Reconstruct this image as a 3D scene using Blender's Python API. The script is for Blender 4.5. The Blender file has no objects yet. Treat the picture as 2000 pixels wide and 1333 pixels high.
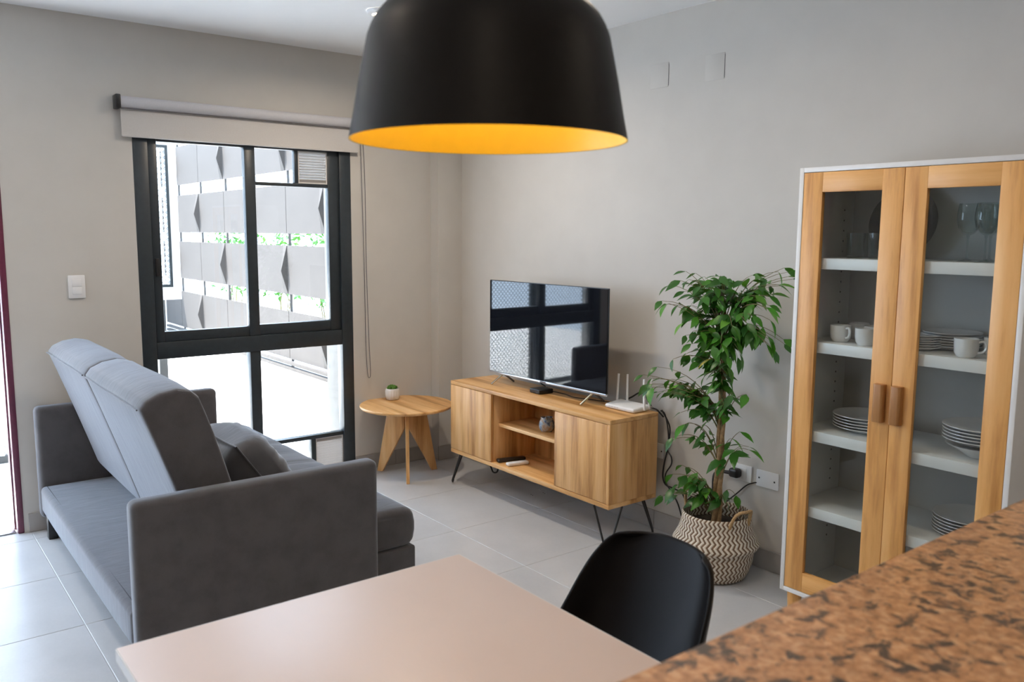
import bpy, bmesh, math, random
from mathutils import Vector, Matrix, Euler
random.seed(7)
PI = math.pi
S = bpy.context.scene
COL = S.collection

# ---------------------------------------------------------------- camera
def set_camera():
    cam = bpy.data.cameras.new('camera'); o = bpy.data.objects.new('camera', cam); COL.objects.link(o)
    y, p, r = 2.4808, -0.1283, 0.0064
    f = Vector((math.cos(p)*math.cos(y), math.cos(p)*math.sin(y), math.sin(p)))
    rt = f.cross(Vector((0, 0, 1))).normalized(); up = rt.cross(f)
    c, s = math.cos(r), math.sin(r)
    rt, up = c*rt + s*up, -s*rt + c*up
    m = Matrix((rt, up, -f)).transposed().to_4x4()
    m.translation = Vector((3.5962, -3.0164, 1.5845))
    o.matrix_world = m
    cam.sensor_width = 36; cam.lens = 1637.49/2000*36
    cam.clip_start = 0.05; cam.clip_end = 100
    cam.dof.use_dof = True; cam.dof.focus_distance = 4.7; cam.dof.aperture_fstop = 4.5
    S.camera = o
set_camera()

# ---------------------------------------------------------------- world, sun, exposure
W = bpy.data.worlds.new('sky'); S.world = W; W.use_nodes = True
bg = W.node_tree.nodes['Background']
bg.inputs[0].default_value = (0.63, 0.79, 1.0, 1); bg.inputs[1].default_value = 11.0
sun = bpy.data.lights.new('sun', 'SUN'); sun.energy = 42.0; sun.angle = 0.02; sun.color = (1.0, 0.97, 0.93)
so = bpy.data.objects.new('sun', sun); COL.objects.link(so)
so.rotation_euler = Vector((0.33, 0.36, -0.87)).to_track_quat('-Z', 'Y').to_euler()
def portal(loc, rot, sx, sy):
    l = bpy.data.lights.new('daylight_portal', 'AREA'); l.shape = 'RECTANGLE'; l.size = sx; l.size_y = sy
    o = bpy.data.objects.new('daylight_portal', l); COL.objects.link(o); o.location = loc; o.rotation_euler = rot
    l.cycles.is_portal = True
portal((-1.56, -1.15, 1.08), (0, -PI/2, 0), 2.1, 1.35)
portal((-1.56, -3.81, 1.2), (0, -PI/2, 0), 2.4, 2.76)
S.view_settings.view_transform = 'Standard'; S.view_settings.look = 'None'
S.view_settings.exposure = 0.22; S.view_settings.gamma = 1.0; S.view_settings.use_curve_mapping = False
cy = S.cycles
cy.max_bounces = 10; cy.diffuse_bounces = 5; cy.glossy_bounces = 4; cy.transmission_bounces = 6; cy.transparent_max_bounces = 16
cy.caustics_reflective = False; cy.caustics_refractive = False; cy.sample_clamp_indirect = 6.0
cy.use_denoising = True

# ---------------------------------------------------------------- materials
def newmat(name):
    m = bpy.data.materials.new(name); m.use_nodes = True
    nt = m.node_tree; b = nt.nodes['Principled BSDF']
    return m, nt, b, nt.nodes.new, nt.links.new
def rgba(c): return (c[0], c[1], c[2], 1)
def ramp(nt, fac, stops):
    r = nt.nodes.new('ShaderNodeValToRGB'); e = r.color_ramp.elements
    while len(e) < len(stops): e.new(0.5)
    for k, (p, c) in enumerate(stops): e[k].position = p; e[k].color = rgba(c)
    nt.links.new(fac, r.inputs[0]); return r.outputs[0]
def coords(nt, scale=(1, 1, 1), kind='Object', rnd=False):
    t = nt.nodes.new('ShaderNodeTexCoord'); mp = nt.nodes.new('ShaderNodeMapping'); mp.inputs['Scale'].default_value = scale
    nt.links.new(t.outputs[kind], mp.inputs['Vector'])
    if rnd:
        oi = nt.nodes.new('ShaderNodeObjectInfo'); k = nt.nodes.new('ShaderNodeMath'); k.operation = 'MULTIPLY'; k.inputs[1].default_value = 37
        nt.links.new(oi.outputs['Random'], k.inputs[0]); nt.links.new(k.outputs[0], mp.inputs['Location'])
    return mp.outputs[0]
def noise(nt, vec, scale, detail=4, rough=.55, dist=0):
    n = nt.nodes.new('ShaderNodeTexNoise'); n.inputs['Scale'].default_value = scale; n.inputs['Detail'].default_value = detail
    n.inputs['Roughness'].default_value = rough; n.inputs['Distortion'].default_value = dist
    nt.links.new(vec, n.inputs['Vector']); return n.outputs['Fac']
def bump(nt, b, h, strength=.2, dist=.01):
    n = nt.nodes.new('ShaderNodeBump'); n.inputs['Strength'].default_value = strength; n.inputs['Distance'].default_value = dist
    nt.links.new(h, n.inputs['Height']); nt.links.new(n.outputs[0], b.inputs['Normal'])
def plain(name, c, rough=.5, metal=0, var=.06, nscale=40, bmp=0.0, coat=0, spec=.5, rnd=False):
    m, nt, b, N, L = newmat(name)
    b.inputs['Roughness'].default_value = rough; b.inputs['Metallic'].default_value = metal
    b.inputs['Specular IOR Level'].default_value = spec
    if coat: b.inputs['Coat Weight'].default_value = coat; b.inputs['Coat Roughness'].default_value = .05
    v = coords(nt, rnd=rnd); n = noise(nt, v, nscale)
    L(ramp(nt, n, [(.3, [x*(1-var) for x in c]), (.7, [min(1, x*(1+var)) for x in c])]), b.inputs['Base Color'])
    if bmp: bump(nt, b, n, bmp, .004)
    return m
def wood(name, axis, dark, mid, light, rough=.42, scale=1.0, rnd=True, knots=False):
    m, nt, b, N, L = newmat(name)
    sc = {'x': (.7, 9, 9), 'y': (9, .7, 9), 'z': (9, 9, .7)}[axis]
    v = coords(nt, tuple(s*scale for s in sc), rnd=rnd)
    n1 = noise(nt, v, 1.6, 3, .5, .4)
    w = N('ShaderNodeTexWave'); w.wave_type = 'BANDS'; w.bands_direction = 'DIAGONAL'
    w.inputs['Scale'].default_value = .75; w.inputs['Distortion'].default_value = 7.0; w.inputs['Detail'].default_value = 2; w.inputs['Detail Scale'].default_value = 1.2
    L(v, w.inputs['Vector'])
    n2 = noise(nt, v, 9, 4, .7)
    a = N('ShaderNodeMath'); a.operation = 'MULTIPLY_ADD'; a.inputs[1].default_value = .13
    L(w.outputs['Fac'], a.inputs[0]); L(n1, a.inputs[2])
    c = N('ShaderNodeMath'); c.operation = 'MULTIPLY_ADD'; c.inputs[1].default_value = .38
    L(n2, c.inputs[0]); L(a.outputs[0], c.inputs[2])
    L(ramp(nt, c.outputs[0], [(.46, light), (.74, mid), (1.0, dark)]), b.inputs['Base Color'])
    b.inputs['Roughness'].default_value = rough
    bump(nt, b, n2, .06, .002)
    return m
WD, WM, WL = (.37, .165, .040), (.68, .375, .14), (.80, .515, .25)
M = {}
M['wood_x'] = wood('oak_grain_along_x', 'x', WD, WM, WL)
M['wood_y'] = wood('oak_grain_along_y', 'y', WD, WM, WL)
M['wood_z'] = wood('oak_grain_upright', 'z', WD, WM, WL)
CD, CM, CL = (.44, .19, .045), (.74, .385, .12), (.84, .49, .19)
M['cab_z'] = wood('pine_grain_upright', 'z', CD, CM, CL, .38)
M['cab_x'] = wood('pine_grain_along_x', 'x', CD, CM, CL, .38)
M['wood_dark'] = wood('oak_handle', 'z', (.25, .10, .025), (.36, .165, .05), (.44, .22, .08))
M['wall'] = plain('greige_paint', (.57, .545, .507), .75, var=.02, nscale=6, spec=.3)
M['ceiling'] = plain('ceiling_paint', (.90, .91, .92), .8, var=.01, nscale=5, spec=.3)
M['white'] = plain('white_melamine', (.78, .78, .77), .35, var=.01)
M['cab_in'] = plain('pale_grey_melamine', (.46, .45, .43), .4, var=.015)
M['whiteplastic'] = plain('white_plastic', (.80, .80, .80), .32, var=.01)
M['plateseam'] = plain('wall_paint_on_plate', (.58, .55, .50), .6, var=.02)
M['black'] = plain('black_metal', (.012, .012, .013), .38, var=.1)
M['blackplastic'] = plain('black_plastic', (.012, .012, .013), .35, var=.1)
M['shell'] = plain('black_leatherette', (.007, .006, .006), .36, var=.15, nscale=300, bmp=.05, spec=.10)
M['frame'] = plain('anthracite_aluminium', (.022, .030, .036), .36, var=.12, nscale=30)
M['plum'] = plain('plum_painted_metal', (.125, .028, .055), .22, var=.08)
M['silver'] = plain('silver_metal', (.62, .63, .65), .32, 1.0, var=.04)
M['chrome'] = plain('satin_steel', (.70, .66, .58), .25, 1.0, var=.04)
M['roller'] = plain('blind_cloth', (.56, .54, .52), .8, var=.03, nscale=150)
M['rollertube'] = plain('blind_cloth_roll', (.52, .52, .55), .7, var=.03, nscale=150)
M['striphem'] = plain('dark_trim_and_painted_shadow', (.16, .15, .16), .7)  # dark trim colour; also paints shadow lines on the blind and wall plates
M['grout'] = plain('pale_grout', (.47, .47, .47), .8)
M['tabletop'] = plain('pale_cream_laminate', (.575, .465, .41), .42, var=.012, nscale=8)
M['tableedge'] = plain('white_edge_band', (.62, .62, .62), .4, var=.02)
M['lampblack'] = plain('matt_black_paint', (.009, .008, .007), .45, var=.08, spec=.12)
M['gold'] = plain('gold_yellow_paint', (.93, .66, .055), .45, var=.02)
M['porcelain'] = plain('white_porcelain', (.74, .74, .74), .12, var=.01)
M['soil'] = plain('dark_soil', (.030, .020, .013), .9, var=.5, nscale=120, bmp=.8)
M['rope'] = plain('straw_rope', (.38, .24, .11), .8, var=.35, nscale=180, bmp=.6)
M['bark'] = plain('pale_brown_bark', (.30, .185, .085), .75, var=.35, nscale=60, bmp=.5)
M['twig'] = plain('green_brown_twig', (.16, .13, .05), .7, var=.3, nscale=60)
M['moss'] = plain('moss_green', (.075, .19, .022), .85, var=.5, nscale=240, bmp=.8)
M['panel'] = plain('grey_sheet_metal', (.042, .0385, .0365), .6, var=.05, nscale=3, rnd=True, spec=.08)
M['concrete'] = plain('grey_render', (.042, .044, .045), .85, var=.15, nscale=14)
M['pierwhite'] = plain('white_render', (.78, .78, .78), .8, var=.03)
M['terrace'] = plain('pale_terrace_tile', (.68, .67, .65), .6, var=.03, nscale=10, rnd=True)
M['meshmetal'] = plain('galvanised_mesh', (.34, .36, .38), .45, .3, var=.1)
M['vent'] = plain('grey_vent_plastic', (.62, .60, .58), .5, var=.02)
M['dull'] = plain('darkened_base_paint', (.22, .19, .16), .7, var=.02)  # bar wall kept dark to cut light bouncing onto the sofa
M['mugglaze'] = None
M['kitchen'] = plain('dark_bounce_damper', (.10, .07, .05), .5)  # invented dark finish for the unseen right wall, soaks up bounced light

def mk_tile():
    m, nt, b, N, L = newmat('grey_porcelain_tile')
    v = coords(nt, rnd=True)
    n = noise(nt, v, 3.2, 5, .6); n2 = noise(nt, v, 90, 2)
    mix = N('ShaderNodeMath'); mix.operation = 'MULTIPLY_ADD'; mix.inputs[1].default_value = .25
    L(n2, mix.inputs[0]); L(n, mix.inputs[2])
    L(ramp(nt, mix.outputs[0], [(.35, (.455, .465, .48)), (.85, (.545, .55, .56))]), b.inputs['Base Color'])
    b.inputs['Roughness'].default_value = .30; b.inputs['Specular IOR Level'].default_value = .6
    return m
M['tile'] = mk_tile()
def mk_fabric(name, c, sheen=.25):
    m, nt, b, N, L = newmat(name)
    v = coords(nt)
    n = noise(nt, v, 420, 2, .7); n2 = noise(nt, v, 9, 4, .6)
    vs = coords(nt, (14, 120, 120)); n3 = noise(nt, vs, 6, 2)
    a = N('ShaderNodeMath'); a.operation = 'MULTIPLY_ADD'; a.inputs[1].default_value = .35; L(n, a.inputs[0]); L(n2, a.inputs[2])
    d = N('ShaderNodeMath'); d.operation = 'MULTIPLY_ADD'; d.inputs[1].default_value = .45; L(n3, d.inputs[0]); L(a.outputs[0], d.inputs[2])
    L(ramp(nt, d.outputs[0], [(.55, [x*.80 for x in c]), (1.15, [x*1.22 for x in c])]), b.inputs['Base Color'])
    b.inputs['Roughness'].default_value = .9; b.inputs['Specular IOR Level'].default_value = .2
    b.inputs['Sheen Weight'].default_value = sheen; b.inputs['Sheen Roughness'].default_value = .45; b.inputs['Sheen Tint'].default_value = (.80, .88, 1.0, 1)
    wr = noise(nt, coords(nt, (3, 1, 1)), 5, 3, .5, 1.2); ad = N('ShaderNodeMath'); ad.operation = 'MULTIPLY_ADD'; ad.inputs[1].default_value = .06
    L(n, ad.inputs[0]); L(wr, ad.inputs[2]); bump(nt, b, ad.outputs[0], .3, .006)
    return m
M['fabric'] = mk_fabric('slate_grey_upholstery', (.076, .071, .073), .6)
M['fabric_dark'] = mk_fabric('charcoal_cushion_cloth', (.070, .067, .070), .9)
M['seam'] = plain('dark_seam_thread', (.04, .04, .045), .9)
def mk_granite():
    m, nt, b, N, L = newmat('brown_speckled_granite')
    v = coords(nt)
    vo = N('ShaderNodeTexVoronoi'); vo.inputs['Scale'].default_value = 62; L(v, vo.inputs['Vector'])
    n1 = noise(nt, v, 30, 4, .66, .5); n2 = noise(nt, v, 60, 3, .6, .3)
    base = ramp(nt, n2, [(.34, (.34, .155, .055)), (.50, (.53, .26, .108)), (.66, (.66, .385, .20))])
    tone = N('ShaderNodeMix'); tone.data_type = 'RGBA'; tone.blend_type = 'MULTIPLY'; tone.inputs[0].default_value = .30
    bw = N('ShaderNodeRGBToBW'); L(vo.outputs['Color'], bw.inputs[0]); L(base, tone.inputs[6]); L(bw.outputs[0], tone.inputs[7])
    flecks = ramp(nt, n1, [(.385, (1, 1, 1)), (.47, (0, 0, 0))])
    mx = N('ShaderNodeMix'); mx.data_type = 'RGBA'; L(flecks, mx.inputs[0]); L(tone.outputs[2], mx.inputs[6]); mx.inputs[7].default_value = (.065, .042, .026, 1)
    L(mx.outputs[2], b.inputs['Base Color']); b.inputs['Roughness'].default_value = .32
    return m
M['granite'] = mk_granite()
def mk_glass(name, tint=(.975, .985, .985), refl=1.0):
    m, nt, b, N, L = newmat(name); nt.nodes.remove(b)
    tr = N('ShaderNodeBsdfTransparent'); tr.inputs[0].default_value = rgba(tint)
    gl = N('ShaderNodeBsdfGlossy'); gl.inputs['Roughness'].default_value = .01
    fr = N('ShaderNodeFresnel'); fr.inputs[0].default_value = 1.45
    k = N('ShaderNodeMath'); k.operation = 'MULTIPLY'; k.inputs[1].default_value = refl
    ge = N('ShaderNodeNewGeometry'); ib = N('ShaderNodeMath'); ib.operation = 'SUBTRACT'; ib.inputs[0].default_value = 1.0; L(ge.outputs['Backfacing'], ib.inputs[1])
    k2 = N('ShaderNodeMath'); k2.operation = 'MULTIPLY'; k2.use_clamp = True          # only the outer face reflects: thin glass
    mx = N('ShaderNodeMixShader'); L(fr.outputs[0], k.inputs[0]); L(k.outputs[0], k2.inputs[0]); L(ib.outputs[0], k2.inputs[1]); L(k2.outputs[0], mx.inputs[0]); L(tr.outputs[0], mx.inputs[1]); L(gl.outputs[0], mx.inputs[2])
    L(mx.outputs[0], nt.nodes['Material Output'].inputs[0])
    return m
M['glass'] = mk_glass('clear_window_glass')
M['cabglass'] = mk_glass('cabinet_door_glass', (.93, .95, .945), .8)
M['drink'] = mk_glass('drinking_glass', (.86, .89, .88), 1.3)
def mk_screen():
    m, nt, b, N, L = newmat('glossy_black_screen')
    v = coords(nt); n = noise(nt, v, 5)
    L(ramp(nt, n, [(0, (.004, .005, .008)), (1, (.007, .008, .011))]), b.inputs['Base Color'])
    b.inputs['Roughness'].default_value = .035; b.inputs['IOR'].default_value = 1.62
    return m
M['screen'] = mk_screen()
def mk_leaf(name, c1, c2, sss=.35):
    m, nt, b, N, L = newmat(name)
    oi = N('ShaderNodeObjectInfo')
    L(ramp(nt, oi.outputs['Random'], [(0, c1), (1, c2)]), b.inputs['Base Color'])
    b.inputs['Roughness'].default_value = .34
    tl = N('ShaderNodeBsdfTranslucent'); tl.inputs[0].default_value = (.10, .30, .02, 1)
    mx = N('ShaderNodeMixShader'); mx.inputs[0].default_value = .22
    L(b.outputs[0], mx.inputs[1]); L(tl.outputs[0], mx.inputs[2]); L(mx.outputs[0], nt.nodes['Material Output'].inputs[0])
    return m
M['leaf'] = mk_leaf('fig_leaf', (.022, .105, .014), (.085, .30, .028))
M['leaf_young'] = mk_leaf('young_fig_leaf', (.10, .30, .03), (.16, .38, .05))
M['leaf_yellow'] = mk_leaf('yellowed_fig_leaf', (.34, .26, .02), (.38, .30, .03))
M['shrubleaf'] = mk_leaf('garden_shrub_leaf', (.035, .13, .02), (.06, .19, .03))
def mk_emit(name, c, e):
    m, nt, b, N, L = newmat(name)
    b.inputs['Base Color'].default_value = rgba(c); b.inputs['Emission Color'].default_value = rgba(c); b.inputs['Emission Strength'].default_value = e
    return m
M['bulb'] = mk_emit('warm_bulb', (1.0, .78, .50), 18)
M['led'] = mk_emit('warm_downlight_lens', (1.0, .86, .66), 9)
def mk_basket():
    m, nt, b, N, L = newmat('zigzag_woven_seagrass')
    t = N('ShaderNodeTexCoord'); sp = N('ShaderNodeSeparateXYZ'); L(t.outputs['Object'], sp.inputs[0])
    at = N('ShaderNodeMath'); at.operation = 'ARCTAN2'; L(sp.outputs['Y'], at.inputs[0]); L(sp.outputs['X'], at.inputs[1])
    def mth(op, a, bb, c=None):
        n = N('ShaderNodeMath'); n.operation = op
        for k, x in enumerate((a, bb, c)):
            if x is None: continue
            if isinstance(x, (int, float)): n.inputs[k].default_value = x
            else: L(x, n.inputs[k])
        return n.outputs[0]
    u = mth('MULTIPLY', at.outputs[0], 50/(2*PI))
    zz = mth('PINGPONG', mth('MULTIPLY', sp.outputs['Z'], 58.0), 1.0)
    ph = mth('FRACT', mth('ADD', u, mth('MULTIPLY', zz, .62)), None)
    msk = mth('GREATER_THAN', ph, .56)
    v = coords(nt); n = noise(nt, v, 120, 3)
    mx = N('ShaderNodeMix'); mx.data_type = 'RGBA'; L(msk, mx.inputs[0])
    L(ramp(nt, n, [(.3, (.60, .53, .43)), (.7, (.74, .69, .60))]), mx.inputs[6])
    L(ramp(nt, n, [(.3, (.13, .075, .04)), (.7, (.22, .14, .085))]), mx.inputs[7])
    L(mx.outputs[2], b.inputs['Base Color']); b.inputs['Roughness'].default_value = .85
    h = mth('SINE', mth('MULTIPLY', mth('ADD', u, mth('MULTIPLY', zz, .62)), 2*PI), None)
    bump(nt, b, h, .5, .004)
    return m
M['basket'] = mk_basket()
def mk_mug():
    m, nt, b, N, L = newmat('blue_brown_mottled_glaze')
    v = coords(nt); n = noise(nt, v, 26, 3, .6, .5)
    L(ramp(nt, n, [(.33, (.035, .028, .03)), (.42, (.10, .17, .30)), (.52, (.42, .47, .50)), (.60, (.42, .30, .20)), (.70, (.30, .19, .12))]), b.inputs['Base Color'])
    b.inputs['Roughness'].default_value = .2
    return m
M['mugglaze'] = mk_mug()

# ---------------------------------------------------------------- mesh helpers
WP = {}
class MB:
    def __init__(s): s.v = []; s.f = []; s.bev = None
    def add(s, vs, fs):
        o = len(s.v); s.v += [Vector(p) for p in vs]; s.f += [tuple(i+o for i in f) for f in fs]; return s
    def box(s, x0, x1, y0, y1, z0, z1, m=None):
        vs = [Vector(p) for p in ((x0,y0,z0),(x1,y0,z0),(x1,y1,z0),(x0,y1,z0),(x0,y0,z1),(x1,y0,z1),(x1,y1,z1),(x0,y1,z1))]
        if m: vs = [m @ p for p in vs]
        return s.add(vs, [(0,3,2,1),(4,5,6,7),(0,1,5,4),(1,2,6,5),(2,3,7,6),(3,0,4,7)])
    def prism(s, poly, axis, a0, a1):
        n = len(poly)
        def P(u, v, a): return {'x': (a, u, v), 'y': (u, a, v), 'z': (u, v, a)}[axis]
        vs = [P(u, v, a0) for u, v in poly] + [P(u, v, a1) for u, v in poly]
        return s.add(vs, [tuple(range(n)), tuple(range(2*n-1, n-1, -1))] + [(i, i+n, (i+1) % n+n, (i+1) % n) for i in range(n)])
    def lathe(s, prof, c=(0,0,0), n=32, cap=True):
        o = []; m = len(prof)
        for k in range(n):
            a = 2*PI*k/n
            for r, z in prof: o.append((c[0]+r*math.cos(a), c[1]+r*math.sin(a), c[2]+z))
        fs = []
        for k in range(n):
            k2 = (k+1) % n
            for j in range(m-1): fs.append((k*m+j, k2*m+j, k2*m+j+1, k*m+j+1))
        if cap:
            if prof[0][0] > 1e-6: fs.append(tuple(k*m for k in range(n-1, -1, -1)))
            if prof[-1][0] > 1e-6: fs.append(tuple(k*m+m-1 for k in range(n)))
        return s.add(o, fs)
    def tube(s, pts, r, n=8, r1=None):
        pts = [Vector(p) for p in pts]; m = len(pts); rings = []; nrm = None
        for i, p in enumerate(pts):
            t = (pts[min(i+1, m-1)]-pts[max(i-1, 0)]).normalized()
            if nrm is None:
                nrm = t.orthogonal().normalized()
            else:
                nrm = (nrm - t*nrm.dot(t)); nrm = nrm.normalized() if nrm.length > 1e-6 else t.orthogonal().normalized()
            b = t.cross(nrm); rr = r if r1 is None else r+(r1-r)*i/(m-1)
            rings.append([p+rr*(math.cos(2*PI*k/n)*nrm+math.sin(2*PI*k/n)*b) for k in range(n)])
        vs = [q for g in rings for q in g]; fs = []
        for i in range(m-1):
            for k in range(n): fs.append((i*n+k, i*n+(k+1) % n, (i+1)*n+(k+1) % n, (i+1)*n+k))
        fs += [tuple(range(n-1, -1, -1)), tuple((m-1)*n+k for k in range(n))]
        return s.add(vs, fs)
    def rbox(s, c, size, r, n=(8, 8, 4), fn=None, mat=None):
        """rounded box: every face a grid, pushed out from an inner box by radius r; fn(unit, p) moves points"""
        hx = [d/2 for d in size]; verts = {}; vs = []; fs = []
        def ticks(k):
            h = hx[k]; m = n[k]
            inner = [-h+r*a for a in (0, .3, .65)] if r > 0 else [-h]
            mid = [-(h-r)+2*(h-r)*i/m for i in range(m+1)]
            return inner + mid + [-a for a in reversed(inner)]
        T = [ticks(0), ticks(1), ticks(2)]
        def vid(i, j, k):
            if (i, j, k) in verts: return verts[(i, j, k)]
            p = Vector((T[0][i], T[1][j], T[2][k]))
            q = Vector([max(-(hx[a]-r), min(hx[a]-r, p[a])) for a in range(3)])
            d = p-q
            if d.length > 1e-9: p = q+d.normalized()*r
            if fn: p = fn(Vector((p.x/hx[0], p.y/hx[1], p.z/hx[2])), p)
            if mat: p = mat @ p
            verts[(i, j, k)] = len(vs); vs.append(p+Vector(c)); return verts[(i, j, k)]
        L = [len(t)-1 for t in T]
        for a in range(3):
            u, w = [(1, 2), (2, 0), (0, 1)][a]
            for side in (0, L[a]):
                for i in range(L[u]):
                    for j in range(L[w]):
                        q = []
                        for di, dj in ((0,0),(1,0),(1,1),(0,1)):
                            idx = [0,0,0]; idx[a] = side; idx[u] = i+di; idx[w] = j+dj; q.append(vid(*idx))
                        fs.append(tuple(q if side else q[::-1]))
        return s.add(vs, fs)
    def build(s, name, mat, parent=None, bevel=0, seg=2, smooth=True, ang=35):
        off = Vector(WP.get(parent.name, (0,0,0))) if parent else Vector((0,0,0))
        me = bpy.data.meshes.new(name); me.from_pydata([p-off for p in s.v], [], s.f); me.update()
        bm = bmesh.new(); bm.from_mesh(me)
        bmesh.ops.recalc_face_normals(bm, faces=bm.faces[:])
        if bevel:
            ed = [e for e in bm.edges if len(e.link_faces) == 2 and e.calc_face_angle(0) > .5]
            bmesh.ops.bevel(bm, geom=ed, offset=bevel, segments=seg, affect='EDGES', profile=.5, clamp_overlap=True)
        bm.to_mesh(me); bm.free()
        me.materials.append(mat)
        if smooth:
            me.shade_smooth(); me.set_sharp_from_angle(angle=math.radians(ang))
        o = bpy.data.objects.new(name, me); COL.objects.link(o)
        if parent: o.parent = parent
        WP[o.name] = tuple(off)
        return o
def box(name, mat, x0, x1, y0, y1, z0, z1, parent=None, bevel=0, **k):
    return MB().box(x0, x1, y0, y1, z0, z1).build(name, mat, parent, bevel, **k)
def thing(name, label, cat, loc=(0,0,0), group=None):
    o = bpy.data.objects.new(name, None); o.empty_display_size = .1; COL.objects.link(o); o.location = loc
    o['label'] = label; o['category'] = cat
    if group: o['group'] = group
    WP[o.name] = tuple(loc); return o
def tag(o, label, cat, group=None):
    o['label'] = label; o['category'] = cat
    if group: o['group'] = group
    return o
def struct(o): o['kind'] = 'structure'; return o
def stuff(o): o['kind'] = 'stuff'; return o
def inst(src, name, parent, loc, rot=None, scale=None):
    o = bpy.data.objects.new(name, src); COL.objects.link(o); o.parent = parent; o.location = loc
    if rot: o.rotation_euler = rot
    if scale: o.scale = scale
    return o
def dup(root, loc, label, rotz=None, group=None):
    r = root.copy(); COL.objects.link(r); r.location = loc; r['label'] = label
    if rotz is not None: r.rotation_euler = (0, 0, rotz)
    if group: r['group'] = group
    for ch in list(root.children):
        c = ch.copy(); COL.objects.link(c); c.parent = r
    return r
def bez(p0, p1, p2, p3, n=14):
    p0, p1, p2, p3 = map(Vector, (p0, p1, p2, p3)); out = []
    for i in range(n+1):
        t = i/n; out.append((1-t)**3*p0+3*t*(1-t)**2*p1+3*t*t*(1-t)*p2+t**3*p3)
    return out
def spline(pts, per=6):
    P = [Vector(p) for p in pts]; P = [2*P[0]-P[1]]+P+[2*P[-1]-P[-2]]; out = []
    for i in range(1, len(P)-2):
        for k in range(per):
            t = k/per; a, b, c, d = P[i-1], P[i], P[i+1], P[i+2]
            out.append(.5*((2*b)+(c-a)*t+(2*a-5*b+4*c-d)*t*t+(3*b-a-3*c+d)*t**3))
    out.append(P[-2]); return out

# ================================================================ room shell
XW, YB, H = -1.3306, 0.295, 2.6887          # window wall, back wall, ceiling height
XR, YF = 5.3, -5.4
fl = struct(box('floor', M['grout'], XW-.2, XR, YF, YB, -.06, -.0015))
def tile_field(parent, mat, x0, x1, y0, y1, s, ztop, th, gap=.003, skip=None):
    cache = {}
    i0, i1 = math.floor(x0/s), math.ceil(x1/s); j0, j1 = math.floor(y0/s), math.ceil(y1/s)
    for i in range(i0, i1):
        for j in range(j0, j1):
            a0, a1, b0, b1 = max(i*s, x0), min((i+1)*s, x1), max(j*s, y0), min((j+1)*s, y1)
            if a1-a0 < .02 or b1-b0 < .02: continue
            w, d = round(a1-a0-gap, 4), round(b1-b0-gap, 4)
            if (w, d) not in cache:
                o = MB().box(-w/2, w/2, -d/2, d/2, -th, 0).build('tile', mat, None, .0012, 1)
                me = o.data; bpy.data.objects.remove(o); cache[(w, d)] = me
            inst(cache[(w, d)], 'tile', parent, ((a0+a1)/2, (b0+b1)/2, ztop))
tile_field(fl, M['tile'], XW, XR, YF, YB, .6, 0, .012)
struct(box('ceiling', M['ceiling'], XW-.2, XR, YF, YB+.2, H, H+.2))
WY0, WY1, WZ0, WZ1 = -1.800, -.500, .045, 2.13    # window opening
DY0, DY1, DZ = -5.2, -2.43, 2.42                  # door opening
b = MB()
b.box(XW-.2, XW, WY1, YB+.15, -.06, H); b.box(XW-.2, XW, WY0, WY1, WZ1, H); b.box(XW-.2, XW, WY0, WY1, -.06, WZ0)
b.box(XW-.2, XW, DY1, WY0, -.06, H); b.box(XW-.2, XW, DY0, DY1, DZ, H); b.box(XW-.2, XW, YF, DY0, -.06, H)
struct(b.build('wall_left', M['wall'], smooth=False))
struct(box('wall_back', M['wall'], XW, XR, YB, YB+.15, -.06, H))
struct(box('wall_right', M['kitchen'], XR, XR+.15, YF, YB+.15, -.06, H))
struct(box('wall_front', M['wall'], XW-.2, XR+.15, YF-.15, YF, -.06, H))
struct(box('trim_1', M['wall'], XW, -1.235, .10, YB, 0, H))        # corner pier
# baseboards laid in tile pieces
def baseboard(name, axis, a, segs, joint, face):
    root = bpy.data.objects.new(name, None); COL.objects.link(root); struct(root); WP[root.name] = (0,0,0)
    for s0, s1 in segs:
        k = math.floor((s0-joint)/.6); p = s0
        while p < s1-1e-4:
            k += 1; q = min(joint+k*.6, s1)
            if q-p > .02:
                if axis == 'x': box('tile', M['basetile'], p+.001, q-.001, min(a, a+face), max(a, a+face), 0.0005, .1, root, .0015, seg=1)
                else: box('tile', M['basetile'], min(a, a+face), max(a, a+face), p+.001, q-.001, 0.0005, .1, root, .0015, seg=1)
            p = max(q, p+1e-3)
M['basetile'] = plain('taupe_baseboard_tile', (.36, .34, .32), .4, var=.06, nscale=12, rnd=True)
baseboard('baseboard_back', 'x', YB, [(-1.223, XR)], .612, -.011)
baseboard('baseboard_left', 'y', XW, [(DY1+.02, WY0), (WY1, .10)], -.2, .011)
baseboard('baseboard_corner', 'y', -1.235, [(.089, YB-.012)], -.2, .011)

# ---------------------------------------------------------------- window_1
win = bpy.data.objects.new('window_1', None); COL.objects.link(win); struct(win); WP[win.name] = (0,0,0)
X0, X1 = XW-.075, XW-.004
F = M['frame']
def wbar(name, y0, y1, z0, z1, x0=X0, x1=X1, par=win, bev=.004): return box(name, F, x0, x1, y0, y1, z0, z1, par, bev)
wbar('frame_stile', -1.80, -1.722, WZ0, WZ1, x1=XW+.004); wbar('frame_stile', -.578, -.50, WZ0, WZ1, x1=XW+.004)
wbar('frame_head', -1.722, -.578, 2.095, WZ1, x1=XW+.002); wbar('frame_sill', -1.722, -.578, WZ0, .066)
wbar('frame_transom', -1.722, -.578, .860, .957, x1=XW+.002)
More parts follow.
